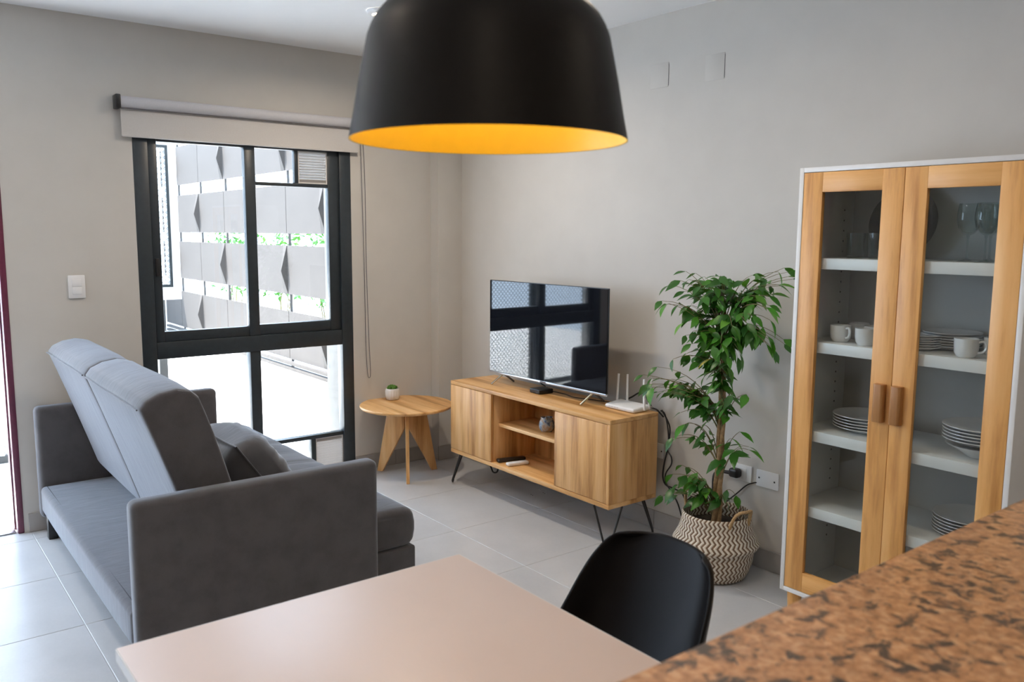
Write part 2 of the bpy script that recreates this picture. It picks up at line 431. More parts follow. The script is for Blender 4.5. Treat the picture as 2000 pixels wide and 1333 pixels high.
# upper sliding sashes
wbar('sash_stile', -1.722, -1.673, .957, 2.095, XW-.05, XW-.008)
wbar('sash_stile', -1.184, -1.120, .957, 2.095, XW-.05, XW-.004)
wbar('sash_rail', -1.673, -1.184, .957, 1.016, XW-.05, XW-.008); wbar('sash_rail', -1.673, -1.184, 2.072, 2.095, XW-.05, XW-.008)
wbar('sash_stile', -.651, -.578, .957, 2.095, XW-.06, XW-.012)
wbar('sash_rail', -1.120, -.651, .957, 1.022, XW-.06, XW-.014); wbar('sash_rail', -1.120, -.651, 2.075, 2.095, XW-.06, XW-.014)
wbar('glazing_bar', -1.120, -.651, 1.857, 1.879, XW-.055, XW-.016)
wbar('glazing_bar', -.868, -.843, 1.879, 2.075, XW-.055, XW-.016)
box('latch', M['blackplastic'], XW-.008, XW+.004, -1.708, -1.687, 1.33, 1.43, win, .003)
# lower fixed lights
wbar('glazing_bar', -1.186, -1.120, .066, .860)
wbar('glazing_bar', -1.120, -.578, .260, .285, XW-.06, XW-.010)
wbar('glazing_bar', -.805, -.772, .066, .260, XW-.06, XW-.010)
def pane(y0, y1, z0, z1, x): box('pane', M['glass'], x-.002, x+.002, y0-.006, y1+.006, z0-.006, z1+.006, win)
pane(-1.673, -1.184, 1.016, 2.072, XW-.034)
pane(-1.120, -.651, 1.022, 1.857, XW-.042); pane(-1.120, -.868, 1.879, 2.075, XW-.042)
pane(-1.722, -1.186, .066, .860, XW-.04); pane(-1.120, -.578, .285, .860, XW-.04); pane(-1.120, -.805, .066, .260, XW-.04)
def vent(y0, y1, z0, z1, tilt):
    v = MB()
    v.box(XW-.05, XW-.02, y0, y0+.008, z0, z1); v.box(XW-.05, XW-.02, y1-.008, y1, z0, z1)
    v.box(XW-.05, XW-.02, y0+.008, y1-.008, z0, z0+.008); v.box(XW-.05, XW-.02, y0+.008, y1-.008, z1-.008, z1)
    g = v.build('vent_grille', M['vent'], win)
    n = 11; h = (z1-z0-.02)/n
    sl = None
    for k in range(n):
        zc = z0+.01+h*(k+.5)
        if sl is None:
            rot = Matrix.Rotation(math.radians(tilt), 4, 'Y')
            o = MB().box(-.0145, .0145, -(y1-y0)/2+.008, (y1-y0)/2-.008, -.0012, .0012, rot).build('slat', M['vent'], g)
            o.location = (XW-.035, (y0+y1)/2, zc); sl = o.data
        else: inst(sl, 'slat', g, (XW-.035, (y0+y1)/2, zc))
vent(-.843, -.651, 1.879, 2.075, -36); vent(-.772, -.578, .066, .260, 40)

# ---------------------------------------------------------------- door_1 (open doorway with plum frame)
dr = bpy.data.objects.new('door_1', None); COL.objects.link(dr); struct(dr); WP[dr.name] = (0,0,0)
for nm, a in (('frame_jamb', (XW-.060, XW+.004, DY1-.030, DY1)), ('frame_jamb', (XW-.150, XW-.085, DY1-.035, DY1)), ('frame_jamb', (XW-.15, XW+.004, DY0, DY0+.05))):
    box(nm, M['plum'], a[0], a[1], a[2], a[3], 0.0005, DZ, dr, .004)
box('frame_channel', M['silver'], XW-.085, XW-.060, DY1-.016, DY1, .0005, DZ, dr, .002)
box('frame_head', M['plum'], XW-.15, XW+.004, DY0+.05, DY1-.035, DZ-.05, DZ, dr, .004)
box('threshold', M['silver'], XW-.2, XW-.02, DY0+.05, DY1-.035, .0005, .006, dr, .002)

# ---------------------------------------------------------------- terrace outside
tf = struct(box('terrace_floor', M['grout'], -10.2, XW-.2, -6.5, 1.2, -.06, -.0015))
tile_field(tf, M['terrace'], -10.2, XW-.2, -6.5, 1.2, .6, 0, .012)
struct(box('added_sun_block', M['pierwhite'], -2.45, XW-.2, -6.5, 1.2, 2.78, 2.9))  # unseen overhang added to keep sun patches out of the room
struct(box('terrace_end_wall', M['pierwhite'], -10.35, -10.2, -6.5, 1.2, -.05, 2.9))
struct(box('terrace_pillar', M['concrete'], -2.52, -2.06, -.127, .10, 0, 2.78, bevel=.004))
fs = thing('facade_screen', 'tall screen of folded pale metal panels in staggered rows beyond the window', 'screen', (-6, .78, 0))
bands = [(.15, .69, 0), (.885, 1.43, 1), (1.56, 2.10, 0), (2.25, 2.80, 1)]
pcache = {}
def facade_panel(z0, z1, x, fold):
    key = (z0, fold)
    if key not in pcache:
        h = z1-z0; d = .075 if fold else 0.0; w = .494
        e = w-.10
        v = [(-w,0,h),(e,0,h),(w,0,h),(w,-d,h*.48),(w,0,0),(e,0,0),(-w,0,0),(-w,.012,h),(w,.012,h),(w,.012,0),(-w,.012,0)]
        if fold: f = [(0,6,5,1),(1,5,3),(1,3,2),(5,4,3),(7,8,9,10),(0,1,2,8,7),(6,10,9,4,5),(0,7,10,6),(2,3,4,9,8)]
        else: f = [(0,6,4,2),(7,8,9,10),(0,2,8,7),(6,10,9,4),(0,7,10,6),(2,4,9,8)]
        me = bpy.data.meshes.new('panel'); me.from_pydata(v, [], f); me.update()
        bm = bmesh.new(); bm.from_mesh(me)
        bmesh.ops.delete(bm, geom=[q for q in bm.verts if not q.link_faces], context='VERTS')
        bmesh.ops.recalc_face_normals(bm, faces=bm.faces[:]); bm.to_mesh(me); bm.free()
        me.materials.append(M['panel']); pcache[key] = me
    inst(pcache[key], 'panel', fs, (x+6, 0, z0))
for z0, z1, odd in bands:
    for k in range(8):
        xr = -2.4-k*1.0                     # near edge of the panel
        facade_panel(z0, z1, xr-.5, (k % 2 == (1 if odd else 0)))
for k in range(9):
    box('post', M['panel'], -2.4-k-.005, -2.4-k+.005, .80, .83, 0.0, 2.85, fs)
for z in (.03, .09): box('bottom_rail', M['panel'], -10.1, -2.35, .74, .80, z, z+.035, fs, .004)
box('kerb', M['terrace'], -10.1, -2.35, .72, .86, 0, .028, fs, .004)
# hanging white wall box with a mesh window, and mesh screens along the terrace
hb = thing('mesh_window_box', 'white rendered wall box holding a dark framed mesh window, seen through the upper left pane', 'window', (-3.0, -1.4, 0))
hbm = MB(); hbm.box(-3.1, -2.95, -1.16, -1.10, 1.07, 2.62); hbm.box(-3.1, -2.95, -1.74, -1.16, 1.07, 1.165); hbm.box(-3.1, -2.95, -1.74, -1.16, 2.21, 2.62)
hbm.build('wall_surround', M['pierwhite'], hb)
box('support_post', M['concrete'], -3.02, -2.96, -1.28, -1.22, 0, 1.07, hb, .003)
def mesh_infill(parent, x, y0, y1, z0, z1, pitch=.05, t=.0042):
    m = MB(); H_ = z1-z0; Wd = y1-y0
    c = -H_
    while c < Wd:
        for sgn in (1, -1):
            # line: y = c + s, z = s
            s0, s1 = max(0, -c), min(H_, Wd-c)
            if s1 > s0+.005:
                ya, yb = c+s0, c+s1
                if sgn < 0: ya, yb = Wd-ya, Wd-yb
                A, B = Vector((x, y0+ya, z0+s0)), Vector((x, y0+yb, z0+s1)); d = (B-A).normalized(); n = Vector((1,0,0)); q = d.cross(n)*t; n = n*.0025*(1 if sgn > 0 else -1)
                vs = [A-q, A+q, A+q+n, A-q+n, B-q, B+q, B+q+n, B-q+n]
                m.add(vs, [(0,3,2,1),(4,5,6,7),(0,1,5,4),(1,2,6,5),(2,3,7,6),(3,0,4,7)])
        c += pitch
    return stuff(m.build('mesh_infill', M['meshmetal'], parent, smooth=False))
fr = MB()
for a in ((-1.74, -1.16, 1.165, 1.185), (-1.74, -1.16, 2.19, 2.21), (-1.74, -1.72, 1.185, 2.19), (-1.18, -1.16, 1.185, 2.19)): fr.box(-2.975, -2.945, *a)
fr.build('window_frame', M['frame'], hb)
mesh_infill(hb, -2.96, -1.72, -1.18, 1.185, 2.19, .04, .003)
for k in range(5):
    y1 = -1.78-k*.78; y0 = y1-.75
    sc = thing('mesh_screen', ['mesh screen panel standing beside the white wall box on the terrace', 'mesh screen panel reflected in the television, second along the terrace', 'mesh screen panel beyond the plum doorway, third along the terrace', 'mesh screen panel fourth along the terrace, out past the doorway', 'last mesh screen panel of the terrace row'][k], 'screen', (-2.95, (y0+y1)/2, 0), 'mesh screen panels along the terrace')
    f = MB()
    for a in ((y0, y1, .0, .05), (y0, y1, 2.5, 2.55), (y0, y0+.05, .05, 2.5), (y1-.05, y1, .05, 2.5)): f.box(-2.97, -2.93, *a)
    f.build('frame', M['frame'], sc)
    mesh_infill(sc, -2.95, y0+.05, y1-.05, .05, 2.5, .045)
def shrub(x, y, label, seed):
    rs = random.Random(seed)
    t = thing('garden_shrub', label, 'shrub', (x, y, 0), 'shrubs behind the facade screen')
    st = MB()
    for k in range(5): st.tube([(x, y, 0), (x+rs.uniform(-.1,.1), y+rs.uniform(-.1,.1), .7), (x+rs.uniform(-.4,.4), y+rs.uniform(-.2,.2), 1.4)], .012, 5, .005)
    st.build('stem', M['twig'], t)
    lf = MB()
    for k in range(520):
        p = Vector((x+max(-.68, min(.68, rs.gauss(0,.34))), y+rs.uniform(-.22,.22), rs.uniform(.75, 1.58)))
        e = Euler((rs.uniform(-1,1), rs.uniform(-1,1), rs.uniform(0,6.28))).to_matrix(); l = rs.uniform(.06,.11)
        lf.add([p, p+e@Vector((l*.5,l*.22,0)), p+e@Vector((l,0,-.01)), p+e@Vector((l*.5,-l*.22,0))], [(0,1,2,3)])
    stuff(lf.build('foliage', M['shrubleaf'], t, smooth=False))
for k, (x, y) in enumerate(((-8.1, 1.15), (-6.6, 1.2), (-5.1, 1.15))):
    shrub(x, y, ['green shrub showing in the screen gap left of the window mullion', 'green shrub hidden mostly behind the window mullion', 'green shrub showing in the screen gap right of the window mullion'][k], 50+k)

# ---------------------------------------------------------------- roller blind
bl = thing('roller_blind', 'grey beige roller blind wound up above the dark framed window', 'blind', (XW, -1.16, 2.2))
box('bracket', M['blackplastic'], XW+.001, XW+.075, -1.888, -1.862, 2.225, 2.298, bl, .005)
box('bracket', M['blackplastic'], XW+.001, XW+.075, -.456, -.430, 2.225, 2.298, bl, .005)
MB().tube([(XW+.042, -1.862, 2.262), (XW+.042, -.456, 2.262)], .031, 20).build('fabric_roll', M['rollertube'], bl)
box('fabric_drop', M['roller'], XW+.030, XW+.033, -1.858, -.46, 2.085, 2.248, bl)
MB().tube([(XW+.048, -1.858, 2.2325), (XW+.048, -.46, 2.2325)], .0055, 8).build('painted_roll_shadow', M['striphem'], bl)  # dark tube painting the shade under the roll
box('hem_bar', M['roller'], XW+.025, XW+.038, -1.858, -.46, 2.082, 2.092, bl, .003)
cd = MB()
cpt = spline([(XW+.036, -.445, 2.28), (XW+.035, -.438, 1.9), (XW+.032, -.428, 1.3), (XW+.03, -.424, .85), (XW+.028, -.414, .66), (XW+.028, -.402, .628), (XW+.028, -.392, .67), (XW+.03, -.402, .9), (XW+.034, -.414, 1.4), (XW+.036, -.416, 1.9), (XW+.04, -.432, 2.28)], 6)
cd.tube(cpt, .0023, 6); cd.build('bead_cord', M['striphem'], bl)

# ---------------------------------------------------------------- light switch, wall plates, sockets
sw = thing('light_switch', 'white two gang light switch on the beige wall above the sofa', 'switch', (XW, -2.113, 1.286))
box('cover_plate', M['whiteplastic'], XW+.0005, XW+.010, -2.154, -2.072, 1.225, 1.348, sw, .004)
box('rocker', M['whiteplastic'], XW+.010, XW+.0135, -2.136, -2.090, 1.288, 1.326, sw, .0015)
box('rocker', M['whiteplastic'], XW+.010, XW+.0135, -2.136, -2.090, 1.247, 1.2865, sw, .0015)
def blank_plate(xa, xb, za, zb, label, dots):
    t = thing('blank_wall_plate', label, 'wall plate', ((xa+xb)/2, YB, (za+zb)/2))
    box('cover', M['wall'], xa, xb, YB-.0025, YB-.0002, za, zb, t, .0015)
    box('painted_edge_shadow', M['striphem'], xb-.0002, xb+.0012, YB-.0022, YB-.0002, za+.006, zb-.008, t)  # dark sliver painting the plate's shadow along one edge
    for x, z in dots: MB().lathe([(0,-.001),(.0028,-.001),(.0028,.0008),(0,.0008)], n=10).build('screw', M['striphem'], t).matrix_local = Matrix.Translation((x-(xa+xb)/2, -.0028, z-(za+zb)/2)) @ Matrix.Rotation(PI/2, 4, 'X')
blank_plate(.492, .616, 2.327, 2.448, 'painted blank cover plate on grey wall, the one nearer the lamp', [(.508, 2.402), (.596, 2.345), (.522, 2.418)])
blank_plate(.850, .966, 2.318, 2.440, 'painted blank cover plate on grey wall, the one further from the lamp', [(.862, 2.338), (.947, 2.425)])
def socket(xa, xb, za, zb, label, holes):
    t = thing('wall_socket', label, 'socket', ((xa+xb)/2, YB, za))
    box('cover_plate', M['whiteplastic'], xa, xb, YB-.010, YB-.0005, za, zb, t, .003)
    for x, z in holes: box('screw_hole', M['blackplastic'], x-.004, x+.004, YB-.0115, YB-.009, z-.004, z+.004, t, .0015)
    return t
socket(1.250, 1.372, .398, .478, 'white blank socket plate with two black screw holes beside the glass cabinet', [(1.267, .440), (1.352, .436)])
s2 = socket(1.105, 1.222, .400, .480, 'white wall socket with a black plug in it behind the fig plant', [])
box('socket_insert', M['whiteplastic'], 1.135, 1.195, YB-.013, YB-.010, .415, .465, s2, .002)
socket(.565, .662, .395, .475, 'small white socket half hidden behind the wooden media console', [(.652, .435)])
pl = thing('power_plug', 'chunky black plug pushed into the white socket behind the plant', 'plug', (1.15, YB-.02, .44))
MB().rbox((1.148, YB-.036, .440), (.055, .045, .046), .014, (2,2,2)).build('plug_body', M['blackplastic'], pl)
MB().tube(spline([(1.128, YB-.05, .438), (1.09, YB-.06, .437), (1.06, YB-.06, .43), (1.03, YB-.05, .38), (1.02, YB-.03, .2), (1.0, YB-.03, .115)]), .0095, 8, .004).build('plug_cord', M['blackplastic'], pl)

# ---------------------------------------------------------------- sofa bed
sf = thing('sofa_bed', 'slate grey sofa bed with reclined split backrest beside the window', 'sofa', (-.3, -1.8, 0))
FB = M['fabric']
# low storage ledge at the rear
def soft(u, p): return p
MB().rbox((-.302, -2.14, .2), (1.82, .44, .135), .022, (12, 4, 2), lambda u, p: p+Vector((0, -.004*(1-u.x**4) if u.y < -.8 else 0, .006*(1-u.x**2)*(1-u.y**2) if u.z > .8 else 0))).build('rear_ledge', FB, sf)
MB().tube([(-1.205, -2.331, .2665), (.60, -2.331, .2665)], .0022, 6).build('ledge_seam', M['seam'], sf)
def arm(x0, x1):
    MB().rbox(((x0+x1)/2, (-2.362-1.432)/2, .385), (x1-x0, .93, .590), .028, (2, 10, 6), lambda u, p: p+Vector((.004*u.x*(1-u.y**2)*(1-u.z**2), 0, 0))).build('arm', FB, sf)
arm(.612, .696); arm(-1.304, -1.218)
# mattress seat: four tufted sections
def seatfn(u, p):
    if u.z > .5:
        g = 0
        for s in (-.5, 0, .5): g += math.exp(-((u.x-s)/.02)**2)
        g += .7*math.exp(-((u.y-.1)/.03)**2)
        p = p+Vector((0, 0, .020*(1-u.x**6)*(1-u.y**4)*abs(math.cos(u.x*2*PI))**.4 - .010*min(g, 1)))
    if u.y > .8: p = p+Vector((0, .022*(1-u.z**2), 0))
    return p
MB().rbox((-.303, -1.6175, .335), (1.826, .785, .172), .035, (56, 16, 3), seatfn).build('seat_mattress', FB, sf)
MB().rbox((-.303, -1.610, .185), (1.822, .80, .128), .012, (6, 4, 2)).build('seat_base', FB, sf)
def back(x0, x1):
    poly = [(-2.292,.972),(-2.272,1.000),(-2.225,1.022),(-2.165,1.031),(-2.120,1.022),(-2.092,.996),(-2.072,.94),(-2.045,.86),(-2.010,.74),(-1.985,.655),(-1.955,.555),(-1.925,.445),(-1.945,.33),(-1.975,.300),(-2.02,.318),(-2.090,.372),(-2.130,.50),(-2.178,.652),(-2.235,.815)]
    n = 14; m = MB(); k = len(poly); cy_ = sum(p[0] for p in poly)/k; cz_ = sum(p[1] for p in poly)/k; vs = []
    for i in range(n+1):
        t = -1+2*i/n; x = (x0+x1)/2+(x1-x0)/2*math.sin(t*PI/2)
        e = 1-.030*abs(t)**12; pf = .012*(1-t**4)
        for yy, zz in poly:
            dy, dz = yy-cy_, zz-cz_; l = math.hypot(dy, dz)
            wr = .0025*math.sin(x*70+zz*9)*(1 if zz > .96 else 0)
            vs.append((x, cy_+dy*e+pf*dy/l*.6, cz_+dz*e+pf*dz/l*.6+wr))
    fs_ = [tuple(range(k)), tuple(range((n+1)*k-1, n*k-1, -1))]
    for i in range(n):
        for j in range(k): fs_.append((i*k+j, i*k+(j+1) % k, (i+1)*k+(j+1) % k, (i+1)*k+j))
    m.add(vs, fs_); m.build('backrest', FB, sf, .010, 2, ang=40)
back(-1.180, -.300); back(-.294, .592)
for a, b_ in ((-1.19, -.30), (-.285, .585)):
    MB().tube([(a+.02, -2.297, .969), (b_-.02, -2.297, .969)], .003, 6).build('piping', FB, sf)
box('back_slot', M['blackplastic'], .585, .612, -2.355, -2.30, .14, .25, sf, .003)
for x, y in ((-1.16, -2.325), (.52, -2.32), (-1.16, -1.26), (.52, -1.26)):
    box('foot', M['black'], x-.025, x+.025, y-.022, y+.022, 0.0005, .136, sf, .003)
# cushion
cu = thing('throw_cushion', 'plump charcoal throw cushion leaning on the sofa backrest', 'cushion', (.25, -1.86, .44))
m = MB(); n = 18; vs = []; fs_ = []
rot = Matrix.Rotation(math.radians(36), 3, 'X')
for side in (1, -1):
    o = len(vs)
    for i in range(n+1):
        for j in range(n+1):
            u, w = -1+2*i/n, -1+2*j/n
            pin = 1-.10*((1-u*u)*w**4+(1-w*w)*u**4)      # sides pulled in, pointed corners
            th = .128*((1-u**4)*(1-w**4))**.55
            wr = .006*math.sin(7*u+3*math.sin(9*w))*(1-abs(u)**3)*(1-abs(w)**3)+.007*math.sin(16*(w+.3*u))*max(0, w)*(1-u**4)
            p = Vector((u*.235*pin, side*(th+wr*(1 if th > .02 else 0)), w*.195*pin))
            vs.append(rot @ p + Vector((.235, -1.808, .604)))
    for i in range(n):
        for j in range(n): fs_.append((o+i*(n+1)+j, o+(i+1)*(n+1)+j, o+(i+1)*(n+1)+j+1, o+i*(n+1)+j+1))
m.add(vs, fs_).build('cushion_cover', M['fabric_dark'], cu, ang=70)
ring = []
for i in range(n+1): ring.append((-1+2*i/n, -1))
for i in range(1, n+1): ring.append((1, -1+2*i/n))
for i in range(1, n+1): ring.append((1-2*i/n, 1))
for i in range(1, n+1): ring.append((-1, 1-2*i/n))
pts = []
for u, w in ring:
    pin = 1-.10*((1-u*u)*w**4+(1-w*w)*u**4); pts.append(rot @ Vector((u*.236*pin, 0, w*.196*pin)) + Vector((.235, -1.808, .604)))
MB().tube(pts, .0032, 6).build('seam_piping', M['fabric_dark'], cu)

# ---------------------------------------------------------------- round side table with potted moss
st = thing('side_table', 'round oak side table on three splayed plank legs in the corner', 'table', (-1.063, -.262, 0))
MB().lathe([(0,.452),(.285,.452),(.296,.456),(.302,.464),(.302,.470),(.298,.474),(0,.474)], (-1.063, -.262, 0), 64, False).build('tabletop', M['wood_x'], st)
for (fx, fy) in ((-.876, -.367), (-1.247, -.364), (-1.058, -.048)):
    d = Vector((fx+1.063, fy+.262, 0)).normalized(); q = Vector((-d.y, d.x, 0)); c = Vector((-1.063, -.262, 0)); t = .0105
    prof = [(.012,.452),(.135,.452),(.225,.0005),(.185,.0005),(.155,.06),(.012,.315)]
    vs = [c+d*r+q*t+Vector((0,0,z)) for r, z in prof]+[c+d*r-q*t+Vector((0,0,z)) for r, z in prof]; k = len(prof)
    MB().add(vs, [tuple(range(k)), tuple(range(2*k-1, k-1, -1))]+[(i, i+k, (i+1) % k+k, (i+1) % k) for i in range(k)]).build('leg', M['wood_z'], st, .002)
pt = thing('moss_pot', 'small white ribbed pot of green moss on the round side table', 'pot', (-1.245, -.262, .474))
pv = []; nn = 64; prof = [(.034,0),(.041,.004),(.046,.03),(.047,.06),(.045,.073),(.041,.076),(.038,.070),(.036,.060)]
for k in range(nn):
    a = 2*PI*k/nn
    for r, z in prof:
        rib = 1+.045*math.cos(16*a)*(1 if .003 < z < .07 and r > .0405 else 0)
        pv.append((-1.245+r*rib*math.cos(a), -.262+r*rib*math.sin(a), .4745+z))
k_ = len(prof); pf = [tuple(k*k_ for k in range(nn-1, -1, -1))]+[(k*k_+j, ((k+1) % nn)*k_+j, ((k+1) % nn)*k_+j+1, k*k_+j+1) for k in range(nn) for j in range(k_-1)]
MB().add(pv, pf).build('ribbed_pot', M['porcelain'], pt, ang=60)
mo = MB()
for k in range(16):
    a = k*2.4; r = .0075*math.sqrt(k); R_ = random.uniform(.010,.014)
    mo.lathe([(0,-R_)]+[(R_*math.sin(PI*i/6), -R_*math.cos(PI*i/6)) for i in range(1,6)]+[(0,R_)], (-1.245+r*math.cos(a), -.262+r*math.sin(a), .549+.016*(1-(r/.034)**2)), 10, False)
mo.lathe([(0,.06),(.036,.06),(.034,.068),(0,.075)], (-1.245,-.262,.4745), 20, False)
mo.build('moss', M['moss'], pt)

# ---------------------------------------------------------------- media console
C0, C1, CY0, CY1, CZ0, CZ1 = -.727, .692, -.140, .207, .208, .666
mc = thing('media_console', 'long oak media console on black hairpin legs under the television', 'console', (-.017, .03, 0))
box('top_board', M['wood_x'], C0, C1, CY0, CY1, CZ1-.022, CZ1, mc, .0015)
box('bottom_board', M['wood_x'], C0, C1, CY0, CY1, CZ0, CZ0+.024, mc, .0015)
box('side_panel', M['wood_z'], C1-.020, C1, CY0, CY1, CZ0+.0245, CZ1-.0225, mc, .0012)
box('side_panel', M['wood_z'], C0, C0+.020, CY0+.02, CY1, CZ0+.0245, CZ1-.0225, mc, .0012)
box('divider', M['wood_z'], -.322, -.302, CY0+.020, CY1-.012, CZ0+.0245, CZ1-.0225, mc, .0012)
box('divider', M['wood_z'], .272, .292, CY0+.020, CY1-.012, CZ0+.0245, CZ1-.0225, mc, .0012)
box('back_panel', M['wood_z'], C0+.021, C1-.021, CY1-.011, CY1-.002, CZ0+.0245, CZ1-.0225, mc)
box('shelf', M['wood_x'], -.3015, .2715, -.085, CY1-.012, .443, .463, mc, .0015)
box('door', M['wood_z'], C0, -.302, CY0, CY0+.0185, CZ0+.027, CZ1-.025, mc, .0015)
box('door', M['wood_z'], .272, C1-.0215, CY0, CY0+.0185, CZ0+.027, CZ1-.025, mc, .0015)
def hairpin(cx, cy_, sx, sy):
    f = Vector((cx, cy_, .0055)); c = f-Vector((sx*.043, sy*.042, 0)); q = Vector((1, -sx*sy, 0))*.05
    a = c-q; b_ = c+q; a.z = b_.z = CZ0
    dirn = (b_-a).normalized()*.018
    pts = [a]+bez(f-dirn+Vector((0,0,.022)), f-dirn*.8+Vector((0,0,.003)), f+dirn*.8+Vector((0,0,.003)), f+dirn+Vector((0,0,.022)), 8)+[b_]
    # straight rods down to the bend
    MB().tube(pts, .0055, 8).build('hairpin_leg', M['black'], mc)
hairpin(.682, -.133, 1, -1); hairpin(-.716, -.133, -1, -1); hairpin(.682, .200, 1, 1); hairpin(-.716, .200, -1, 1)

# ---------------------------------------------------------------- television
tv = thing('television', 'flat black television with thin silver edge standing on the oak console', 'television', (-.04, .06, CZ1))
TX0, TX1, TZ0, TZ1, TY = -.545, .462, .728, 1.300, .040
box('screen', M['screen'], TX0+.004, TX1-.004, TY, TY+.004, TZ0+.014, TZ1-.004, tv)
box('bezel', M['blackplastic'], TX0, TX1, TY+.0042, TY+.012, TZ0+.012, TZ1, tv, .001)
box('chin_bar', M['silver'], TX0, TX1, TY-.002, TY+.012, TZ0, TZ0+.0125, tv, .002)
MB().rbox(((TX0+TX1)/2, TY+.040, .93), (.80, .055, .34), .02, (4,2,3)).build('rear_housing', M['blackplastic'], tv)
box('maker_badge', M['striphem'], -.068, -.018, TY-.0035, TY-.002, TZ0+.001, TZ0+.011, tv, .0004)
for x in (-.441, .336):
    f = MB(); f.tube([(x, -.028, CZ1+.006), (x+.012, TY+.02, TZ0+.004)], .0065, 8)
    f.build('foot', M['chrome'], tv)
    f = MB(); f.tube([(x+.012, TY+.02, TZ0+.004), (x, .150, CZ1+.006)], .0065, 8)
    f.build('foot', M['striphem'], tv)
tv.rotation_euler = (0, 0, math.radians(1.5))
# set-top box, router, cables
sb = thing('media_box', 'small square black media box on the console under the screen', 'box', (-.07, .05, CZ1))
Rz = Matrix.Translation((-.0735, .055, CZ1+.0145)) @ Matrix.Rotation(math.radians(-4), 4, 'Z')
MB().rbox((0,0,0), (.098, .100, .026), .006, (2,2,2), mat=Rz).build('casing', M['blackplastic'], sb)
box('front_window', M['screen'], -.116, -.030, .0035, .006, CZ1+.006, CZ1+.022, sb).location.y = -.0005
MB().tube(spline([(-.09, .10, CZ1+.03), (-.11, .085, CZ1+.045), (-.12, .075, CZ1+.06), (-.13, .08, CZ1+.075)]), .003, 6).build('cable', M['blackplastic'], sb)
MB().tube(spline([(-.03, .095, CZ1+.012), (.06, .12, CZ1+.005), (.16, .10, CZ1+.005), (.25, .13, CZ1+.005), (.36, .16, CZ1+.005), (.44, .19, CZ1+.005)]), .0028, 6).build('cable', M['blackplastic'], sb)
rt = thing('router', 'white wireless router with four upright antennas on the console end', 'router', (.55, .13, CZ1))
Rr = Matrix.Translation((.545, .125, CZ1+.0155)) @ Matrix.Rotation(math.radians(1), 4, 'Z')
MB().rbox((0,0,0), (.212, .124, .028), .012, (4,4,2), lambda u, p: p+Vector((0,0,.006*u.y if u.z > 0 else 0)), Rr).build('casing', M['whiteplastic'], rt)
for (x, y, dx) in ((.436, .160, .004), (.490, .184, -.008), (.657, .140, -.012), (.648, .182, .012)):
    z = CZ1+.012; a = MB(); h = .160
    a.tube([(x, y, z), (x+dx*.2, y, z+.025), (x+dx, y+.004, z+h)], .0075, 8, .0060); a.build('antenna', M['whiteplastic'], rt)
for k in range(4): box('indicator', M['silver'], .475+k*.02, .480+k*.02, .062, .0645, CZ1+.012, CZ1+.017, rt)
MB().tube(spline([(.42, .20, CZ1+.006), (.47, .235, CZ1+.04), (.53, .24, CZ1+.075), (.57, .24, CZ1+.06), (.62, .235, CZ1+.01), (.665, .225, CZ1+.006), (.70, .24, CZ1-.03)]), .0045, 6).build('power_cable', M['blackplastic'], rt)
def cable(label, pts, r=.004):
    t = thing('power_cable', label, 'cable', tuple(pts[0])); MB().tube(spline(pts, 8), r, 6).build('cord', M['blackplastic'], t)
yb = YB-.012
cable('black cable drooping down the wall from the console top, the straighter one', [(.690, .225, .672), (.706, .24, .655), (.700, yb-.01, .58), (.700, yb, .50), (.690, yb, .44), (.672, yb, .36), (.668, yb, .30), (.690, yb, .262), (.745, yb, .256), (.80, yb, .246), (.83, yb, .215), (.87, yb, .245)])
cable('black cable drooping down the wall from the console top, the one bowing outward', [(.692, .232, .674), (.708, .245, .64), (.725, yb-.022, .585), (.720, yb-.016, .52), (.705, yb-.012, .46), (.733, yb-.012, .425), (.735, yb-.012, .385), (.700, yb-.012, .33), (.700, yb-.012, .28), (.735, yb-.012, .245), (.785, yb-.012, .19), (.82, yb-.012, .115)])
cable('black cable hanging from the blank socket plate behind the fig plant', [(1.255, YB-.008, .412), (1.235, YB-.008, .405), (1.20, YB-.012, .385), (1.15, YB-.014, .335), (1.08, YB-.014, .265), (1.02, YB-.014, .18), (1.0, YB-.016, .112)], .0032)
# things on the console shelves
mg = thing('ceramic_mug', 'blue and brown glazed ceramic jug on the console middle shelf', 'jug', (.035, .02, .463))
MB().lathe([(0,0),(.030,0),(.040,.012),(.0445,.032),(.042,.055),(.036,.074),(.034,.082),(.030,.080),(.033,.070),(.038,.05),(.036,.02),(0,.010)], (.028, .012, .464), 32, False).build('body', M['mugglaze'], mg)
MB().tube(spline([(.046, -.010, .536), (.062, -.024, .548), (.070, -.032, .556)]), .012, 8, .004).build('spout', M['mugglaze'], mg)
MB().tube(spline([(-.003, .032, .535), (-.026, .050, .528), (-.028, .052, .505), (-.008, .036, .488)]), .0045, 8).build('handle', M['mugglaze'], mg)
def remote(label, p0, p1, w, h, mt, z, keys):
    p0, p1 = Vector((*p0, z)), Vector((*p1, z)); d = (p1-p0); L = d.length; c = (p0+p1)/2
    t = thing('remote_control', label, 'remote', tuple(c))
    mt_ = Matrix.Translation(c+Vector((0,0,h/2))) @ Matrix.Rotation(math.atan2(d.y, d.x), 4, 'Z')
    MB().rbox((0,0,0), (L, w, h), min(h, w)*.42, (4,2,1), mat=mt_).build('casing', mt, t)
    for k in range(keys):
        for q in (-.25, .25):
            MB().box(-.003, .003, -.003, .003, 0, .002).build('button', M['striphem'] if mt is M['whiteplastic'] else M['silver'], t).matrix_local = Matrix.Translation(-c) @ mt_ @ Matrix.Translation((-L*.3+k*L*.6/max(1, keys-1), q*w, h/2-.0008))
    return t
remote('white remote control in front of the black one on the lower shelf', (-.178, -.115), (-.150, .020), .040, .020, M['whiteplastic'], CZ0+.025, 2)
